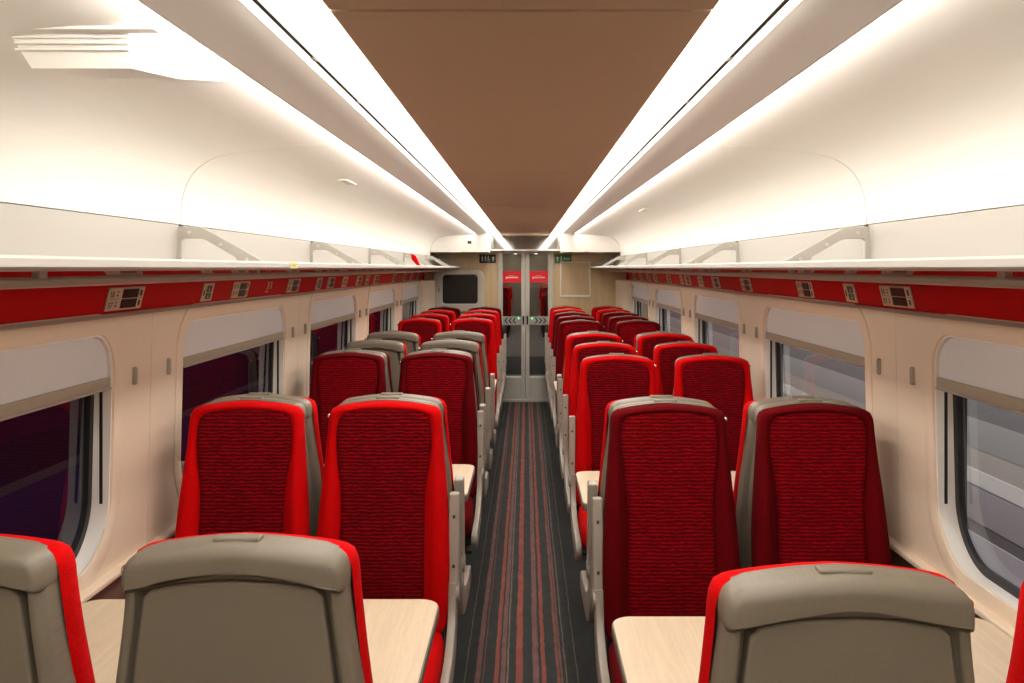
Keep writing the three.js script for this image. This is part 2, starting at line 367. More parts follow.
    const S = roundRectPath(new THREE.Shape(), -WLEN / 2 + .008, WLEN / 2 - .008, -.051, .087, .112, .004);
    const fg = new THREE.ExtrudeGeometry(S, { depth: .003, bevelEnabled: false, curveSegments: 10 });
    mesh('blind_fabric', mapGeo(fg, (x, y, z, o) => { o[0] = s * (z - .024 * y); o[1] = y; o[2] = x; }, s < 0, .5), M.blind, bl);
    mesh('hem_bar', rbox(.016, .034, WLEN - .018, .005, 0, -.062, 0), M.hem, bl, 'beige hem bar');
    mesh('pull_lip', rbox(.022, .007, WLEN - .03, .003, s * -.004, -.0795, 0), M.rail, bl);
  });
}

// ---------------------------------------------------------------- luggage racks
for (const s of [-1, 1]) {
  const sideTxt = s < 0 ? 'dark-panel side' : 'empty-frame side';
  const t = thing('luggage_rack', 'long off-white overhead luggage rack with sloping brackets, ' + sideTxt, 'rack', [s * 1.1, 1.69, -D_MID]);
  const mv = g => { g.translate(-s * 1.1, -1.69, D_MID); return g; };
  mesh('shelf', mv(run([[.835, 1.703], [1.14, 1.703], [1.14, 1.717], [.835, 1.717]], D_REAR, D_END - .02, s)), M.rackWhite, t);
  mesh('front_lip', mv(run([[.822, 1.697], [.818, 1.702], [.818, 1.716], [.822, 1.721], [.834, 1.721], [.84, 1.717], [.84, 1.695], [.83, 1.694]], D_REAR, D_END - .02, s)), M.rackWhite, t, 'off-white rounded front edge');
  mesh('underside', mv(run([[1.02, 1.6995], [1.20, 1.671], [1.206, 1.678], [1.14, 1.7025], [1.02, 1.7025]], D_REAR, D_END - .02, s)), M.glossUnder, t, 'polished underside');
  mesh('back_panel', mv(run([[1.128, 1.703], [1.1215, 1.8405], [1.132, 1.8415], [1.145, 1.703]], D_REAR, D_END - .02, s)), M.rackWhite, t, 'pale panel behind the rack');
  const rp = []; for (let k = 0; k < 14; k++) { const a = k / 14 * Math.PI * 2; rp.push([1.0 + Math.cos(a) * .012, 1.670 + Math.sin(a) * .0118]); }
  mesh('rail', mv(run(rp, D_REAR, D_END - .15, s, 1.2)), M.rail, t, 'grey metal rail under the rack');
  for (let k = 0; k < 8; k++) mesh('rail_support', mv(blk(s * .992, s * 1.008, 1.678, 1.7035, .35 + k * 1.5, .38 + k * 1.5)), M.rail, t);
  for (const D of [1.15, 2.94, 4.74, 6.5, 8.3, 10.1, 11.36]) {
    const S = new THREE.Shape([[1.126, 1.717], [1.126, 1.833], [1.055, 1.833], [1.04, 1.828], [.85, 1.722], [.85, 1.7175], [.93, 1.7175], [.932, 1.735], [1.03, 1.792], [1.045, 1.797], [1.105, 1.797], [1.112, 1.79], [1.112, 1.717]].map(p => new THREE.Vector2(...p)));
    const g = new THREE.ExtrudeGeometry(S, { depth: .014, bevelEnabled: true, bevelSize: .002, bevelThickness: .003, bevelSegments: 2 });
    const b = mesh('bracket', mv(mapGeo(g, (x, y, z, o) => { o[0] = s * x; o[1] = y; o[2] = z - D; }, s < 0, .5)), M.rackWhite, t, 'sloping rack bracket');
    for (const [x, y] of [[1.085, 1.815], [.985, 1.776], [.90, 1.728]]) { const c = new THREE.CylinderGeometry(.006, .006, .006, 10); c.rotateX(Math.PI / 2); c.translate(s * x, y, .019 - D); mesh('screw', mv(c), M.metal, b); }
    mesh('gap_seal', mv(blk(s * 1.117, s * 1.123, 1.834, 1.842, D - .012, D + .012)), M.dark, t);
  }
}
{ // small things on the rack of the dark-panel side
  const a = thing('warning_sticker', 'small yellow sticker on the luggage rack edge', 'sticker', [-.8175, 1.709, -3.2]);
  const tex = canvasTex(128, 64, (g, w, h) => { g.fillStyle = '#e6d38a'; g.fillRect(0, 0, w, h); g.fillStyle = '#8a7428'; g.fillRect(14, 14, 100, 8); g.fillRect(14, 30, 80, 8); g.fillRect(14, 46, 92, 6); });
  const pg = new THREE.PlaneGeometry(.10, .02); pg.rotateY(Math.PI / 2); pg.translate(.0012, 0, 0);
  const gm = mergeGeometries([rbox(.0016, .02, .10, .0006)]); mesh('backing', gm, M.hem, a); mesh('print', pg, std({ map: tex, roughness: .5 }), a);
  const r = thing('red_tag', 'small slanted red tag standing on the luggage rack', 'tag', [-.845, 1.721, -6.95]);
  const S = new THREE.Shape([[-.035, .09], [.0, .075], [.035, .0], [.012, .0], [-.03, .045]].map(p => new THREE.Vector2(...p)));
  mesh('plate', new THREE.ExtrudeGeometry(S, { depth: .006, bevelEnabled: true, bevelSize: .001, bevelThickness: .001, bevelSegments: 1 }), M.scarlet, r);
}

// ---------------------------------------------------------------- plaques on the red bands
function plaqueTex(kind) {
  const wide = kind === 'large', W = wide ? 512 : 256, H = 160;
  return canvasTex(W, H, (g, w, h) => {
    g.fillStyle = '#dccfb4'; g.fillRect(0, 0, w, h); g.fillStyle = '#3a3126'; g.strokeStyle = '#8d8068';
    if (kind === 'large') {
      g.font = 'bold 58px sans-serif'; g.fillText('58', 22, 66); g.fillText('57', 22, 142); g.fillRect(112, 26, 34, 7); g.fillRect(116, 46, 22, 14); g.fillRect(112, 102, 34, 7); g.fillRect(116, 122, 22, 14);
      g.fillRect(452, 22, 34, 44); g.fillRect(452, 98, 30, 40); g.lineWidth = 4; g.beginPath(); g.moveTo(12, 80); g.lineTo(160, 80); g.moveTo(440, 80); g.lineTo(500, 80); g.stroke();
    } else if (kind === 'medium') {
      g.fillStyle = '#7d715a'; for (const y of [24, 92]) { g.fillRect(14, y, 16, 42); g.fillRect(42, y, 22, 8); g.fillRect(48, y + 8, 8, 34); g.fillRect(72, y + 6, 12, 30); }
      g.fillStyle = '#4a4034'; g.fillRect(222, 20, 18, 46); g.fillRect(222, 94, 18, 42);
    } else if (kind === 'picto') {
      g.fillStyle = '#4a4034'; g.fillRect(18, 60, 34, 52); g.fillStyle = '#3b2a1a'; g.fillRect(84, 20, 128, 58); g.fillStyle = '#1f5a2a'; g.fillRect(84, 86, 128, 56);
      g.fillStyle = '#cfe0c8'; g.beginPath(); g.arc(150, 102, 8, 0, 7); g.fill(); g.fillRect(138, 112, 24, 22); g.beginPath(); g.arc(150, 36, 8, 0, 7); g.fill(); g.fillRect(138, 46, 24, 22);
    } else if (kind === 'green') {
      g.fillStyle = '#3f7a48'; g.fillRect(20, 14, w - 40, h - 28); g.fillStyle = '#cfe0c8'; g.fillRect(60, 50, 60, 50); g.fillRect(140, 60, 50, 40);
    } else if (kind === 'pale') {
      g.fillStyle = '#9a8d76'; g.fillRect(40, 30, w - 80, 40); g.fillRect(40, 90, w - 80, 40);
    }
  });
}
const plaqueMats = {}; for (const k of ['large', 'medium', 'picto', 'green', 'pale']) plaqueMats[k] = std({ map: plaqueTex(k), roughness: .45 });
M.display = std({ color: lin(.006, .003, .003), roughness: .35 });
M.plaqueEdge = std({ color: lin(.6, .55, .45), roughness: .5 });
const names = { large: 'large white twin-display seat plaque', medium: 'white twin-display seat plaque', picto: 'narrow white pictogram plaque', green: 'green pictogram plaque', pale: 'faded pale seat plaque' };
const nth = ['first', 'second', 'third', 'fourth', 'fifth', 'sixth', 'seventh', 'eighth', 'ninth', 'tenth', 'eleventh', 'twelfth', 'thirteenth', 'fourteenth'];
const bandTilt = Math.atan2(1.302 - 1.274, 1.67 - 1.556);
function plaque(s, d0, d1, kind, where) {
  const w = d1 - d0, h = .076, yc = 1.602, xc = 1.302 - (yc - 1.556) * Math.tan(bandTilt) - .003;
  const t = thing(kind === 'green' || kind === 'picto' ? 'pictogram_plaque' : 'seat_plaque', `${names[kind]} on the red band, ${where}`, 'sign', [s * xc, yc, -(d0 + d1) / 2], 'plaques on the red bands');
  t.rotation.z = s * bandTilt;
  mesh('plate', rbox(.004, h, w, .0018), M.plaqueEdge, t);
  const pg = new THREE.PlaneGeometry(w - .003, h - .003); pg.rotateY(-s * Math.PI / 2); pg.translate(-s * .0023, 0, 0);
  mesh('print', pg, plaqueMats[kind], t);
  if (kind === 'large' || kind === 'medium') {
    const c = kind === 'large' ? .60 : .60, ww = kind === 'large' ? .44 : .40;
    for (const y of [.0165, -.0165]) mesh('display', rbox(.003, .030, w * ww, .001, -s * .0028, y, (s < 0 ? -1 : 1) * -(s < 0 ? -1 : 1) * (c - .5) * w * (s < 0 ? 1 : -1)), M.display, t, 'black seat display');
  }
}
{
  const L = [[2.78, 3.04, 'large'], [3.6, 3.72, 'picto'], [3.97, 4.2, 'medium'], [4.89, 5.14, 'medium'], [5.56, 5.7, 'picto'], [5.87, 6.08, 'medium'], [6.34, 6.52, 'pale'], [6.87, 7.1, 'medium'], [7.28, 7.42, 'green'], [7.66, 7.9, 'medium'], [8.75, 8.98, 'medium'], [9.5, 9.72, 'medium'], [10.1, 10.3, 'medium'], [10.7, 10.9, 'medium']];
  const R = [[2.98, 3.24, 'large'], [3.49, 3.61, 'picto'], [4.01, 4.24, 'medium'], [5.11, 5.35, 'medium'], [5.95, 6.18, 'medium'], [6.5, 6.68, 'pale'], [7.0, 7.24, 'medium'], [7.34, 7.46, 'pale'], [7.95, 8.16, 'medium'], [8.8, 9.0, 'medium'], [9.3, 9.5, 'medium'], [9.9, 10.1, 'medium'], [10.55, 10.75, 'medium']];
  for (const [sg, list] of [[-1, L], [1, R]]) list.forEach(([a, b, k], i) => plaque(sg, a, b, k, `${nth[list.length - 1 - i]} plaque from end wall, ${sg < 0 ? 'dark-panel' : 'empty-frame'} side`));
  // printed marks straight on the band
  const t = thing('band_print', 'small pale printed marks on the red band over a window', 'print', [-(1.302 - (1.605 - 1.556) * Math.tan(bandTilt)) + .0006, 1.605, -4.55]);
  t.rotation.z = -bandTilt;
  const bar = (w, h, y, z) => mesh('mark', box(.0008, h, w, 0, y, z), M.plaqueEdge, t);
  for (const [w, h, y, z] of [[.03, .006, .022, .03], [.02, .02, .006, .02], [.04, .005, -.01, .025], [.05, .007, -.024, .03], [.012, .03, .004, -.03], [.03, .005, .024, -.025]]) bar(w, h, y, z);
}

// ---------------------------------------------------------------- end wall, doors and what lies beyond
const E = D_END;
const wend = struct('wall_end', 'wood laminate end wall around the glazed doors');
function uvXY(g, k = 1) { const u = g.attributes.uv, p = g.attributes.position; for (let i = 0; i < u.count; i++) u.setXY(i, p.getX(i) * k, p.getY(i) * k); return g; }
for (const s of [-1, 1]) {
  mesh('laminate_panel', uvXY(blk(s * .345, s * 1.40, 0, 2.2, E, E + .06), 1.2), M.laminate, wend, 'light wood laminate panel');
  // white equipment cap below the cove
  const inner = coveCurve.filter(p => p[0] > .57).map(p => [p[0] - .001, p[1] - .001]);
  const cap = [[.44, 1.888], [.44, 2.106], ...inner.filter(p => p[1] > 1.888), [1.116, 1.888]];
  mesh('end_cap', run(cap, D_CAP + .003, E - .002, s, .4), M.white, wend, 'white equipment cover under the ceiling');
  mesh('cap_bracket', blk(s * .70, s * .72, 1.888, 1.915, D_CAP - .02, D_CAP + .003, .004), M.white, wend);
  mesh('jamb', blk(s * .318, s * .347, 0, 1.925, E - .03, E + .07, .004), M.metal, wend, 'grey metal door jamb');
}
mesh('dark_socket', blk(-.68, -.635, 1.985, 2.02, D_CAP - .004, D_CAP + .004), M.dark, wend, 'dark square sensor');
mesh('header_ledge', blk(-.44, .44, 1.914, 1.929, E - .26, E + .05, .004), M.white, wend, 'white ledge above the doors');
mesh('glossy_fascia', blk(-.44, .44, 1.93, 2.16, E - .02, E + .05), std({ color: lin(.30, .29, .27), roughness: .06, metalness: .9 }), wend, 'glossy dark panel above the doors');
mesh('threshold', blk(-.345, .345, 0, .03, E - .03, E + .07, .004), M.metal, wend, 'metal door threshold');

function lettering(kind) {
  return canvasTex(256, 160, (g, w, h) => {
    g.fillStyle = '#ea0f1e'; g.fillRect(0, 0, w, h); g.fillStyle = '#f0a0a0';
    for (let k = 0; k < 7; k++) g.fillRect(86 + k * 12, 58, 8, 10);
    g.fillStyle = '#ffe6e0'; const hs = [30, 20, 20, 22, 20, 20, 20, 20, 20, 22];
    hs.forEach((q, k) => { g.fillRect(42 + k * 17, 80, 13, q - (k ? 2 : 0)); });
  });
}
for (const s of [-1, 1]) {
  const dn = struct('door_' + (s < 0 ? 1 : 2), s < 0 ? 'glazed door leaf with chevrons pointing to the dark panel' : 'glazed door leaf with chevrons pointing to the empty frame', [s * .16, 0, -E]);
  const m = (n, g, mat, l) => mesh(n, g, mat, dn, l);
  const B = (x0, x1, y0, y1, z0, z1, r = .004) => { const g = blk(s * x0, s * x1, y0, y1, z0, z1, r); g.translate(-s * .16, 0, 0); return g; };
  m('meeting_stile', B(.002, .052, .03, 1.914, -.005, .04), M.metal, 'grey meeting stile');
  m('outer_stile', B(.288, .318, .03, 1.914, 0, .035), M.metal);
  m('top_rail', B(.052, .288, 1.885, 1.914, 0, .035), M.metal);
  m('kick_plate', B(.052, .288, .03, .30, 0, .035), M.metal, 'grey kick plate');
  m('rail_edge', B(.052, .288, .30, .325, -.006, .035), M.reveal);
  const gl = B(.052, .288, .325, 1.885, .016, .02, 0); m('glass_pane', gl, M.glass, 'door glass');
  const st = new THREE.PlaneGeometry(.236, .148); st.translate(s * .01, 1.588, -.0135);
  m('red_sticker', st, std({ map: lettering(s), roughness: .4, side: THREE.DoubleSide }), 'red sticker with white lettering');
  const cb = B(.052, .288, .975, 1.085, .010, .015, 0); m('chevron_band', cb, std({ color: lin(.42, .40, .36), roughness: .5 }), 'grey band with black chevrons');
  for (let k = 0; k < 3; k++) {
    const x = .115 + k * .052;
    const S = new THREE.Shape([[x, .994], [x + .03, 1.03], [x, 1.066], [x + .02, 1.066], [x + .05, 1.03], [x + .02, .994]].map(p => new THREE.Vector2(s * p[0] - s * .16, p[1])));
    m('chevron', new THREE.ExtrudeGeometry(S, { depth: .003, bevelEnabled: false }).translate(0, 0, -.0095), M.dark, 'black chevron');
  }
  m('handle', B(.014, .036, .98, 1.09, -.03, -.006, .008), M.dark, 'dark door handle');
  const bt = new THREE.CylinderGeometry(.011, .011, .012, 20); bt.rotateX(Math.PI / 2); bt.translate(s * .085 - s * .16, 1.058, .0);
  m('button', bt, std({ color: lin(.05, .3, .1), emissive: lin(.1, 1, .35), emissiveIntensity: 1.6, roughness: .4 }), 'glowing green door button');
}
{ // signs and frames on the end wall
  const sg = (name, label, x0, x1, y0, y1, tex) => {
    const t = thing(name, label, 'sign', [(x0 + x1) / 2, (y0 + y1) / 2, -E + .0]);
    mesh('plate', rbox(x1 - x0, y1 - y0, .008, .002, 0, 0, .005), M.dark, t);
    const p = new THREE.PlaneGeometry(x1 - x0 - .004, y1 - y0 - .004); p.translate(0, 0, .0095); mesh('print', p, std({ map: tex, roughness: .5 }), t);
  };
  const man = (g, x, y, k) => { g.beginPath(); g.arc(x, y, 8 * k, 0, 7); g.fill(); g.fillRect(x - 9 * k, y + 10 * k, 18 * k, 30 * k); g.fillRect(x - 8 * k, y + 40 * k, 6 * k, 26 * k); g.fillRect(x + 2 * k, y + 40 * k, 6 * k, 26 * k); };
  sg('toilet_sign', 'black sign with white toilet pictograms and an arrow', -.585, -.375, 1.762, 1.872, canvasTex(256, 128, (g, w, h) => {
    g.fillStyle = '#1c1812'; g.fillRect(0, 0, w, h); g.fillStyle = '#d8d6cc'; man(g, 44, 24, 1.2); man(g, 94, 24, 1.2); man(g, 138, 24, .9);
    g.lineWidth = 7; g.strokeStyle = '#d8d6cc'; g.beginPath(); g.arc(146, 86, 19, 0.2, 3.4); g.stroke(); g.fillRect(138, 68, 30, 8);
    g.beginPath(); g.moveTo(216, 26); g.lineTo(242, 60); g.lineTo(190, 60); g.fill(); g.fillRect(208, 56, 16, 46);
  }));
  sg('exit_sign', 'green exit sign with white figure, arrow and lettering', .375, .585, 1.762, 1.872, canvasTex(256, 128, (g, w, h) => {
    g.fillStyle = '#2c7a3c'; g.fillRect(0, 0, w, h); g.fillStyle = '#dcebd6';
    g.beginPath(); g.moveTo(38, 28); g.lineTo(64, 62); g.lineTo(12, 62); g.fill(); g.fillRect(30, 58, 16, 44);
    man(g, 98, 28, 1.05); g.fillRect(76, 96, 46, 8); g.font = 'bold 56px sans-serif'; g.fillText('Exit', 132, 84);
  }));
  const f = thing('poster_frame', 'thin white empty poster frame on the wood end wall', 'frame', [.635, 1.555, -E + .001]);
  for (const [w, h, x, y] of [[.385, .016, 0, .217], [.385, .022, 0, -.214], [.014, .45, -.1855, 0], [.014, .45, .1855, 0]]) mesh('frame_bar', rbox(w, h, .012, .004, x, y, .006), M.reveal, f);
  mesh('backing', uvXY(box(.36, .42, .003, 0, 0, .002), 1.2), M.laminate, f);
  const p = thing('framed_panel', 'dark glazed panel in a rounded grey frame on the end wall', 'panel', [-.84, 1.42, -E + .001]);
  const S = roundRectPath(new THREE.Shape(), -.31, .30, -.26, .25, .09, .03); S.holes.push(roundRectPath(new THREE.Path(), -.225, .245, -.185, .205, .06, .05));
  const fr = mesh('panel_frame', new THREE.ExtrudeGeometry(S, { depth: .03, bevelEnabled: true, bevelSize: .012, bevelThickness: .012, bevelSegments: 3, curveSegments: 8 }), M.metal, p, 'rounded grey frame');
  mesh('dark_pane', new THREE.ExtrudeGeometry(roundRectPath(new THREE.Shape(), -.24, .26, -.20, .22, .06, .05), { depth: .008, bevelEnabled: false }), std({ color: lin(.015, .016, .014), roughness: .2 }), p, 'dark glossy pane');
  mesh('catch', rbox(.012, .05, .02, .004, -.255, .0, .05), M.dark, fr);
  const wn = struct('wall_rear', 'plain wall behind the viewer');
  mesh('rear_panel', uvXY(blk(-1.4, 1.4, -.04, 2.2, D_REAR - .06, D_REAR - .001), 1.2), M.laminate, wn);
}
{ // vestibule and the next coach, seen through the door glass
  const v = struct('wall_vestibule', 'grey vestibule behind the glazed doors');
  const pale = std({ color: lin(.40, .39, .36), roughness: .6 });
  for (const s of [-1, 1]) { mesh('side_panel', blk(s * .62, s * .70, -.04, 2.2, E + .06, 14.4), pale, v); mesh('gangway_panel', blk(s * .44, s * .7, -.04, 2.2, 14.4, 17.3), M.shellDark, v); mesh('far_side', blk(s * 1.2, s * 1.3, -.04, 2.2, 17.3, 27), M.wall, v); mesh('far_shoulder', blk(s * .44, s * 1.3, -.04, 2.2, 17.25, 17.35), pale, v); }
  mesh('top_panel', blk(-1.3, 1.3, 2.12, 2.2, E + .06, 27), pale, v);
  mesh('far_end', blk(-1.3, 1.3, -.04, 2.2, 27, 27.1), pale, v);
  const f2 = struct('floor_vestibule', 'pale and dark floor behind the doors');
  mesh('vestibule_floor', blk(-.7, .7, -.04, .0, E + .06, 14.4), pale, f2); mesh('gangway_floor', blk(-.7, .7, -.04, 0, 14.4, 17.3), M.dark, f2); mesh('far_floor', blk(-1.3, 1.3, -.04, 0, 17.3, 27), pale, f2);
  for (const [s, a, b, n] of [[-1, 12, 14, .07], [1, 12, 14, .07], [-1, 17.6, 26.8, .8], [1, 17.6, 26.8, .8]]) {
    const t = thing('vestibule_light', (a < 15 ? 'white light strip on the vestibule ceiling, ' : 'distant white light strip in the next coach, ') + (s < 0 ? 'dark-panel side' : 'empty-frame side'), 'light', [s * .3, 2.118, -(a + b) / 2], 'lights beyond the doors');
    mesh('diffuser', rbox(.08, .01, b - a, .003), M.diffuser, t);
    areaLight(STRIP_COLOR, n, .08, b - a, [s * .3, 2.11, -(a + b) / 2], [s * .3, 0, -(a + b) / 2]);
  }
}

// ---------------------------------------------------------------- seats
const half = [[-.10, .425], [-.19, .43], [-.226, .455], [-.234, .54], [-.236, .64], [-.234, .76], [-.225, .90], [-.212, 1.05], [-.205, 1.14], [-.202, 1.188], [-.193, 1.211], [-.165, 1.224], [-.08, 1.236], [0, 1.241]];
const backOutline = mirrorOutline([[0, .425], ...half]);
const backFabric = backOutline.map(([x, y]) => [x, y - .006 * smooth(1.0, 1.24, y)]);
const panelOutline = mirrorOutline([[0, .445], [-.10, .446], [-.143, .46], [-.148, .55], [-.148, .72], [-.147, .86], [-.151, .94], [-.162, 1.02], [-.168, 1.09], [-.167, 1.145], [-.156, 1.183], [-.13, 1.197], [-.07, 1.206], [0, 1.209]]);
const TOP = 1.242;
const lean = (y) => (TOP - y) * .105 + .012 * Math.exp(-Math.pow((y - .66) / .12, 2));
const warpFront = (x, y, z, o) => { o[0] = x; o[1] = y; o[2] = z + lean(y); };
const warpBack = (x, y, z, o) => { o[0] = x; o[1] = y; o[2] = z + (TOP - y) * .018; };
const wing = (y) => 1 - smooth(.86, 1.10, y);
const panelPts = resample(panelOutline, 120);
function outsidePanel(x, y) {                    // distance outside the centre panel, negative within it
  let d = 1e9, ins = false; const n = panelPts.length;
  for (let i = 0, j = n - 1; i < n; j = i++) {
    const [ax, ay] = panelPts[i], [bx, by] = panelPts[j], ex = bx - ax, ey = by - ay;
    const t = Math.min(1, Math.max(0, ((x - ax) * ex + (y - ay) * ey) / (ex * ex + ey * ey)));
    d = Math.min(d, Math.hypot(x - ax - ex * t, y - ay - ey * t));
    if ((ay > y) !== (by > y) && x < (bx - ax) * (y - ay) / (by - ay) + ax) ins = !ins;
  }
  return ins ? -d : d;
}
const crest = (x, y) => { const w = wing(y); const e = outsidePanel(x, y); return e <= 0 ? -.018 : -.012 + (.010 + .024 * w) * smooth(0, .012 + .03 * w, e); };
const edge = (z0) => (x, y) => Math.min(z0 + .012 * wing(y), crest(x, y) + .004);
const G = {};
G.bolster = puff(backFabric, 120, [[.008, -.072], [.003, -.060], [0, -.048], [.002, -.030], [.006, edge(-.016)], [.012, edge(-.007)], [.019, edge(-.003)], [.028, crest]], 24, crest, warpFront);
const inside = puff(panelOutline, 84, [[0, -.03], [0, -.011], [.004, -.005], [.012, -.0015]], 10, (x, y, q) => -.0015 + .003 * q, warpFront);
G.backPanel = inside;
const so = resample(backOutline, 160).map(([x, y]) => [x * (.972 - .038 * smooth(.92, 1.15, y)), y - .004 * smooth(1.0, 1.24, y)]);
G.shell = puff(so, 96, [[0, (x, y) => -.05 + (TOP - y) * .09], [0, -.098], [.004, -.112], [.010, -.120], [.021, -.121], [.024, -.114], [.025, -.092]], 4, () => -.090, warpBack, true);
const insetTop = mirrorOutline([[0, .50], [-.13, .50], [-.182, .51], [-.193, .56], [-.195, .66], [-.193, .76], [-.184, .90], [-.167, 1.05], [-.156, 1.13], [-.153, 1.150], [-.145, 1.158], [-.08, 1.170], [0, 1.174]]);
G.shellPanel = puff(insetTop, 84, [[0, -.09], [0, -.115], [.002, -.1195], [.006, -.121]], 6, () => -.1215, warpBack, true);
const bandOut = mirrorOutline([[0, 1.175], [-.08, 1.171], [-.15, 1.158], [-.180, 1.150], [-.190, 1.156], [-.1915, 1.172], [-.190, 1.189], [-.181, 1.208], [-.156, 1.2205], [-.08, 1.232], [0, 1.2375]]);
G.topBand = puff(bandOut, 96, [[.003, -.062], [-.0015, -.068], [-.001, -.105], [.001, -.118], [.006, -.128], [.014, -.133]], 5, () => -.1345, warpBack, true);
G.tab = rbox(.082, .010, .030, .004, 0, 1.238, -.086);
{ const k = new THREE.LatheGeometry([[0, 0], [.006, 0], [.0055, .012], [.0055, .020], [.010, .024], [.011, .030], [.008, .034], [0, .035]].map(p => new THREE.Vector2(...p)), 14); k.rotateZ(Math.PI / 2); k.scale(.75, .75, .75); G.knobL = k; const r = k.clone(); r.rotateY(Math.PI); G.knobR = r; }
const cushHalf = mirrorOutline([[0, .055], [-.12, .055], [-.20, .06], [-.222, .10], [-.226, .25], [-.227, .40], [-.22, .50], [-.19, .545], [-.10, .558], [0, .56]]);
const warpCush = (x, y, z, o) => { o[0] = x; o[1] = z; o[2] = y; };
G.cushion = puff(cushHalf, 72, [[.02, .345], [.004, .352], [0, .375], [0, .41], [.006, .435], [.018, .450], [.035, .457]], 5, (x, y, q) => .457 - .012 * smooth(0, .4, q), warpCush, true);
const cushIn = mirrorOutline([[0, .08], [-.10, .08], [-.14, .09], [-.15, .14], [-.152, .30], [-.150, .46], [-.135, .505], [-.07, .515], [0, .516]]);
G.cushionPanel = puff(cushIn, 56, [[0, .43], [0, .445], [.006, .452]], 5, (x, y, q) => .453, warpCush, true);
G.underframe = mergeGeometries([blk(-.19, .19, .30, .352, -.50, -.10, .01), blk(-.20, .20, .33, .50, -.05, .04, .01)].map(g => g.index ? g.toNonIndexed() : g));
G.leg = mergeGeometries([rbox(.045, .30, .10, .012, 0, .15, .20), rbox(.07, .02, .30, .008, 0, .01, .20)].map(g => g.index ? g.toNonIndexed() : g));
function sideFrame(sgn) {
  const S = new THREE.Shape(); const c = new THREE.SplineCurve([[.045, .60], [.052, .53], [.085, .465], [.18, .415], [.34, .39], [.50, .385], [.55, .37], [.565, .34], [.545, .31]].map(p => new THREE.Vector2(...p))).getPoints(30);
  const c2 = new THREE.SplineCurve([[.50, .30], [.30, .305], [.14, .325], [.04, .37], [-.01, .45], [-.022, .53], [-.02, .60]].map(p => new THREE.Vector2(...p))).getPoints(24);
  S.setFromPoints([...c, ...c2]);
  const g = new THREE.ExtrudeGeometry(S, { depth: .018, bevelEnabled: true, bevelSize: .005, bevelThickness: .005, bevelSegments: 2 });
  return mapGeo(g, (x, y, z, o) => { o[0] = sgn * (.236 + z); o[1] = y; o[2] = x; }, sgn > 0, .6);
}
function armrest(sgn) {
  const g = rbox(.036, .36, .052, .008, 0, .18, 0, 3); g.rotateX(-.115); g.translate(sgn * .248, .55, .020); return g;
}
function armScrew(sgn, y) { const g = rbox(.009, .012, .006, .002, 0, 0, 0); g.rotateX(-.115); g.translate(sgn * .249, y, .020 + .028 - (y - .55) * .116); return g; }
function pivot(sgn) { const g = new THREE.CylinderGeometry(.034, .034, .040, 22); g.rotateZ(Math.PI / 2); g.translate(sgn * .248, .565, .018); return g; }
for (const q of [-1, 1]) { G['side' + q] = sideFrame(q); G['arm' + q] = armrest(q); G['pivot' + q] = pivot(q); G['scr' + q] = [armScrew(q, .83), armScrew(q, .66)]; }

for (const k in G) for (const g of Array.isArray(G[k]) ? G[k] : [G[k]]) g.scale(1, .991, 1);
// x, D of the top of the backrest front, facing (+1 towards the viewer), scarlet or crimson wings
function seat(name, label, x, D, facing, mat, aisle, group) {
  const t = thing(name, label, 'seat', [x, 0, -D], group);
  if (facing < 0) t.rotation.y = Math.PI;
  const inn = -Math.sign(x) * facing;            // local direction of the aisle
  mesh('backrest', G.bolster, mat, t, mat === M.scarlet ? 'bright scarlet padded backrest edge' : 'deep crimson padded backrest edge');
  const rib = mat === M.scarlet ? M.rib : M.ribBright;
  mesh('backrest_panel', G.backPanel, rib, t, 'dark red ribbed centre panel');
  const sh = mesh('back_shell', G.shell, M.shell, t, 'grey-brown plastic back shell');
  mesh('shell_panel', G.shellPanel, M.shell, sh); mesh('top_band', G.topBand, M.shell, sh); mesh('grab_tab', G.tab, M.shell, sh);
  const kn = mesh('coat_knob', inn > 0 ? G.knobL : G.knobR, M.chrome, t, 'small shiny coat knob'); kn.position.set(-inn * .188, 1.165, -.062);
  mesh('seat_cushion', G.cushion, mat, t); mesh('cushion_panel', G.cushionPanel, rib, t, 'dark red ribbed cushion panel');
  mesh('underframe', G.underframe, M.dark, t);
  const lg = mesh('leg', G.leg, M.dark, t); lg.position.x = inn * .15;
  const lg2 = mesh('leg', G.leg, M.dark, t); lg2.position.x = -inn * .15;
  if (aisle) {
    mesh('side_frame', G['side' + inn], M.frame, t, 'pale grey curved side frame');
    const a = mesh('armrest', G['arm' + inn], M.frame, t, 'pale grey raised armrest');
    for (const g of G['scr' + inn]) mesh('screw', g, M.screw, a);
    mesh('pivot', G['pivot' + inn], M.frame, t);
  }
  return t;
}
const AX = [.495, .505], WXS = [.99, 1.02];
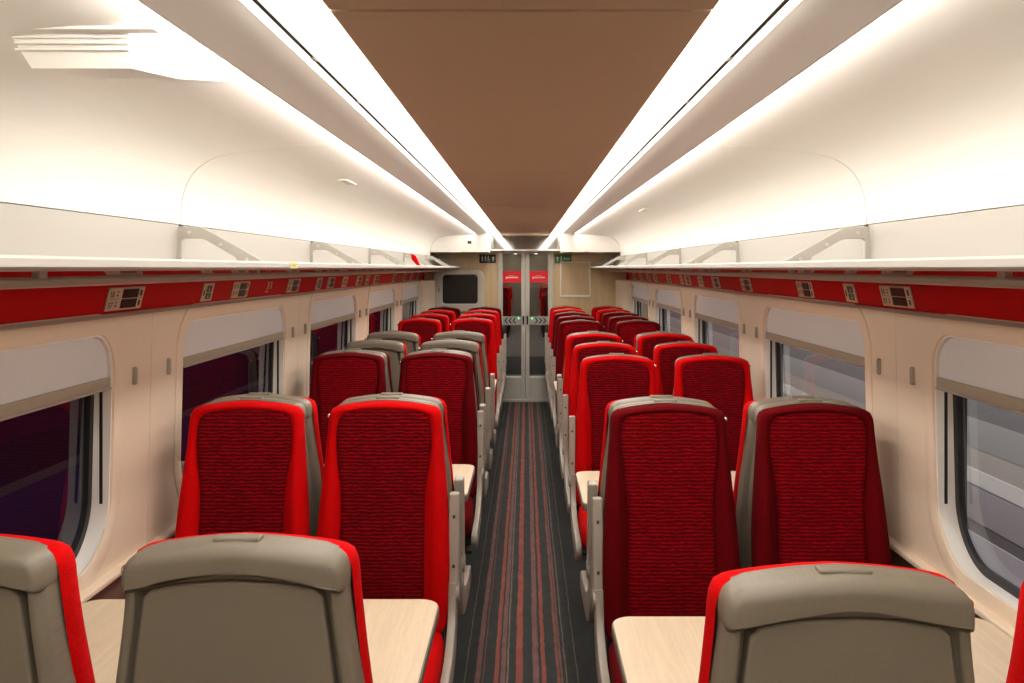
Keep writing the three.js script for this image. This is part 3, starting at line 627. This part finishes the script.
// [D, facing, wings]; for seats facing away D is measured to the front of the backrest
const rowsL = [[1.66, -1, 's'], [3.19, 1, 's'], [3.46, -1, 's'], [5.03, 1, 'c'], [5.30, -1, 'c'], [6.03, -1, 's'], [6.83, -1, 's'], [8.42, 1, 's'], [9.28, 1, 's'], [10.12, 1, 's'], [10.9, 1, 'c']];
const rowsR = [[1.495, -1, 's'], [3.12, 1, 'c'], [3.39, -1, 's'], [4.85, 1, 's'], [5.67, 1, 's'], [6.5, 1, 's'], [6.77, -1, 's'], [8.1, 1, 'c'], [8.85, 1, 'c'], [9.6, 1, 'c'], [10.35, 1, 's'], [11.1, 1, 's']];
const ord = ['first', 'second', 'third', 'fourth', 'fifth', 'sixth', 'seventh', 'eighth', 'ninth', 'tenth', 'eleventh', 'twelfth'];
for (const [s, rows] of [[-1, rowsL], [1, rowsR]]) rows.forEach(([D, f, c], k) => {
  for (const aisle of [true, false]) {
    const n = ord[rows.length - 1 - k], col = c === 's' ? 'scarlet' : 'crimson';
    const label = `${f > 0 ? 'end-wall-backed' : ''} ${col}-edged ${aisle ? 'aisle' : 'window'} seat, ${f > 0 ? 'fabric front showing' : 'back to the viewer'}, ${n} row from end wall, ${s < 0 ? 'dark-panel' : 'empty-frame'} side`.replace('end-wall-backed ', '').trim();
    seat(aisle ? 'aisle_seat' : 'window_seat', label, s * ((aisle ? AX : WXS)[s < 0 ? 0 : 1] + (!aisle && s < 0 && k === 0 ? .025 : 0)), D, f, c === 's' ? M.scarlet : M.crimson, aisle, `red seats on the ${s < 0 ? 'dark-panel' : 'empty-frame'} side`);
  }
});
for (const s of [-1, 1]) for (let k = 0; k < 4; k++) seat('distant_seat', `red seat in the next coach behind the door glass, ${['nearest', 'second', 'third', 'farthest'][k]} from the doors, ${s < 0 ? 'dark-panel' : 'empty-frame'} side`, s * .60, 22.4 + k * .95, 1, M.scarlet, true, 'seats in the next coach');

// ---------------------------------------------------------------- tables
function table(s, d0, d1, label) {
  const dm = (d0 + d1) / 2, w = d1 - d0;
  const t = thing('bay_table', label, 'table', [s * .78, 0, -dm], 'bay tables');
  const S = roundRectPath(new THREE.Shape(), .245, 1.276, -w / 2, w / 2, .055, .055);
  const top = new THREE.ExtrudeGeometry(S, { depth: .004, bevelEnabled: false, curveSegments: 8 });
  const uvm = (g) => { const p = g.attributes.position, u = g.attributes.uv; for (let i = 0; i < p.count; i++) u.setXY(i, p.getX(i) * 1.6, p.getZ(i) * 1.6); return g; };
  mesh('table_top', uvm(mapGeo(top, (x, y, z, o) => { o[0] = s * (x - .78); o[1] = .728 + z; o[2] = -y; }, s < 0, .4)), M.wood, t, 'light wood laminate top');
  const S2 = roundRectPath(new THREE.Shape(), .243, 1.278, -w / 2 - .002, w / 2 + .002, .057, .057);
  const rim = new THREE.ExtrudeGeometry(S2, { depth: .022, bevelEnabled: true, bevelSize: .002, bevelThickness: .003, bevelSegments: 2, curveSegments: 8 });
  mesh('table_edge', mapGeo(rim, (x, y, z, o) => { o[0] = s * (x - .78); o[1] = .7025 + z; o[2] = -y; }, s < 0, .5), M.shell, t, 'grey-brown table edge');
  mesh('support_arm', rbox(.85, .04, .06, .012, s * .08, .682, 0), M.frame, t);
  mesh('leg', mergeGeometries([rbox(.06, .67, .06, .02, s * -.10, .335, 0), rbox(.10, .02, .30, .008, s * -.10, .01, 0)]), M.frame, t);
}
for (const [s, a, b, k] of [[-1, 2.01, 2.63, 2], [-1, 3.82, 4.44, 1], [-1, 7.25, 7.85, 0], [1, 1.90, 2.50, 2], [1, 3.68, 4.29, 1], [1, 7.12, 7.72, 0]])
  table(s, a, b, `light wood table between facing seats, ${['first', 'second', 'third'][k]} table from the end wall, ${s < 0 ? 'dark-panel' : 'empty-frame'} side`);

// ---------------------------------------------------------------- outside: trains standing on the neighbouring tracks
{
  const c = (r, g, b, o = {}) => new THREE.MeshPhysicalMaterial({ color: lin(r, g, b), roughness: 1, specularIntensity: 0, ...o });
  const train = (s, X, label, bands) => {
    const t = thing('neighbouring_train', label, 'train', [s * (X + .6), -1, -8]);
    for (const [y0, y1, col, px] of bands) mesh('body_band', blk(s * (-.6 + px * .25), s * .6, y0 + 1, y1 + 1, -14, 14), col, t);
    return t;
  };
  const right = train(1, 3.2, 'pale grey striped train standing outside the windows on the empty-frame side', [
    [1.15, 2.8, c(.30, .29, .31), .02], [.80, 1.15, c(.30, .15, .16), .015], [.63, .80, c(.20, .20, .20), .01], [.42, .63, c(.36, .36, .35), 0], [.27, .42, c(.46, .43, .40), .01], [.16, .27, c(.74, .72, .70), -.01], [-.10, .16, c(.42, .39, .41), .01], [-.19, -.10, c(.20, .19, .20), .03], [-.75, -.19, c(.62, .58, .64), 0]]);
  const left = train(-1, 3.2, 'dark purple train standing outside the windows on the dark-panel side', [
    [1.0, 2.8, c(.02, .012, .028), .02], [.62, 1.0, c(.03, .010, .03), .012], [.36, .62, c(.02, .012, .03), .0], [.30, .36, c(.06, .05, .07), -.008], [-.05, .30, c(.030, .020, .075), .0], [-.75, -.05, c(.028, .020, .075), .01]]);
  for (const [s, n, D0, D1] of [[1, 54, -2, 22], [-1, 15, -2, 22]]) {  // lamps added above the view, only to brighten the train sides
    const t = thing('added_train_lamp', s > 0 ? 'added unseen long lamp that brightens the pale train' : 'added unseen long lamp that brightens the purple train', 'lamp', [s * 1.75, 2.7, -(D0 + D1) / 2]);
    mesh('added_lamp_tube', rbox(.2, .08, D1 - D0, .03), c(.8, .8, .8, { emissive: lin(1, 1, 1), emissiveIntensity: 1 }), t);
    areaLight(new THREE.Color(1, .97, .95), n, D1 - D0, .2, [s * 1.87, 2.7, -(D0 + D1) / 2], [s * 3.2, 2.75, -(D0 + D1) / 2]);
  }
}
renderer.render(scene, camera);
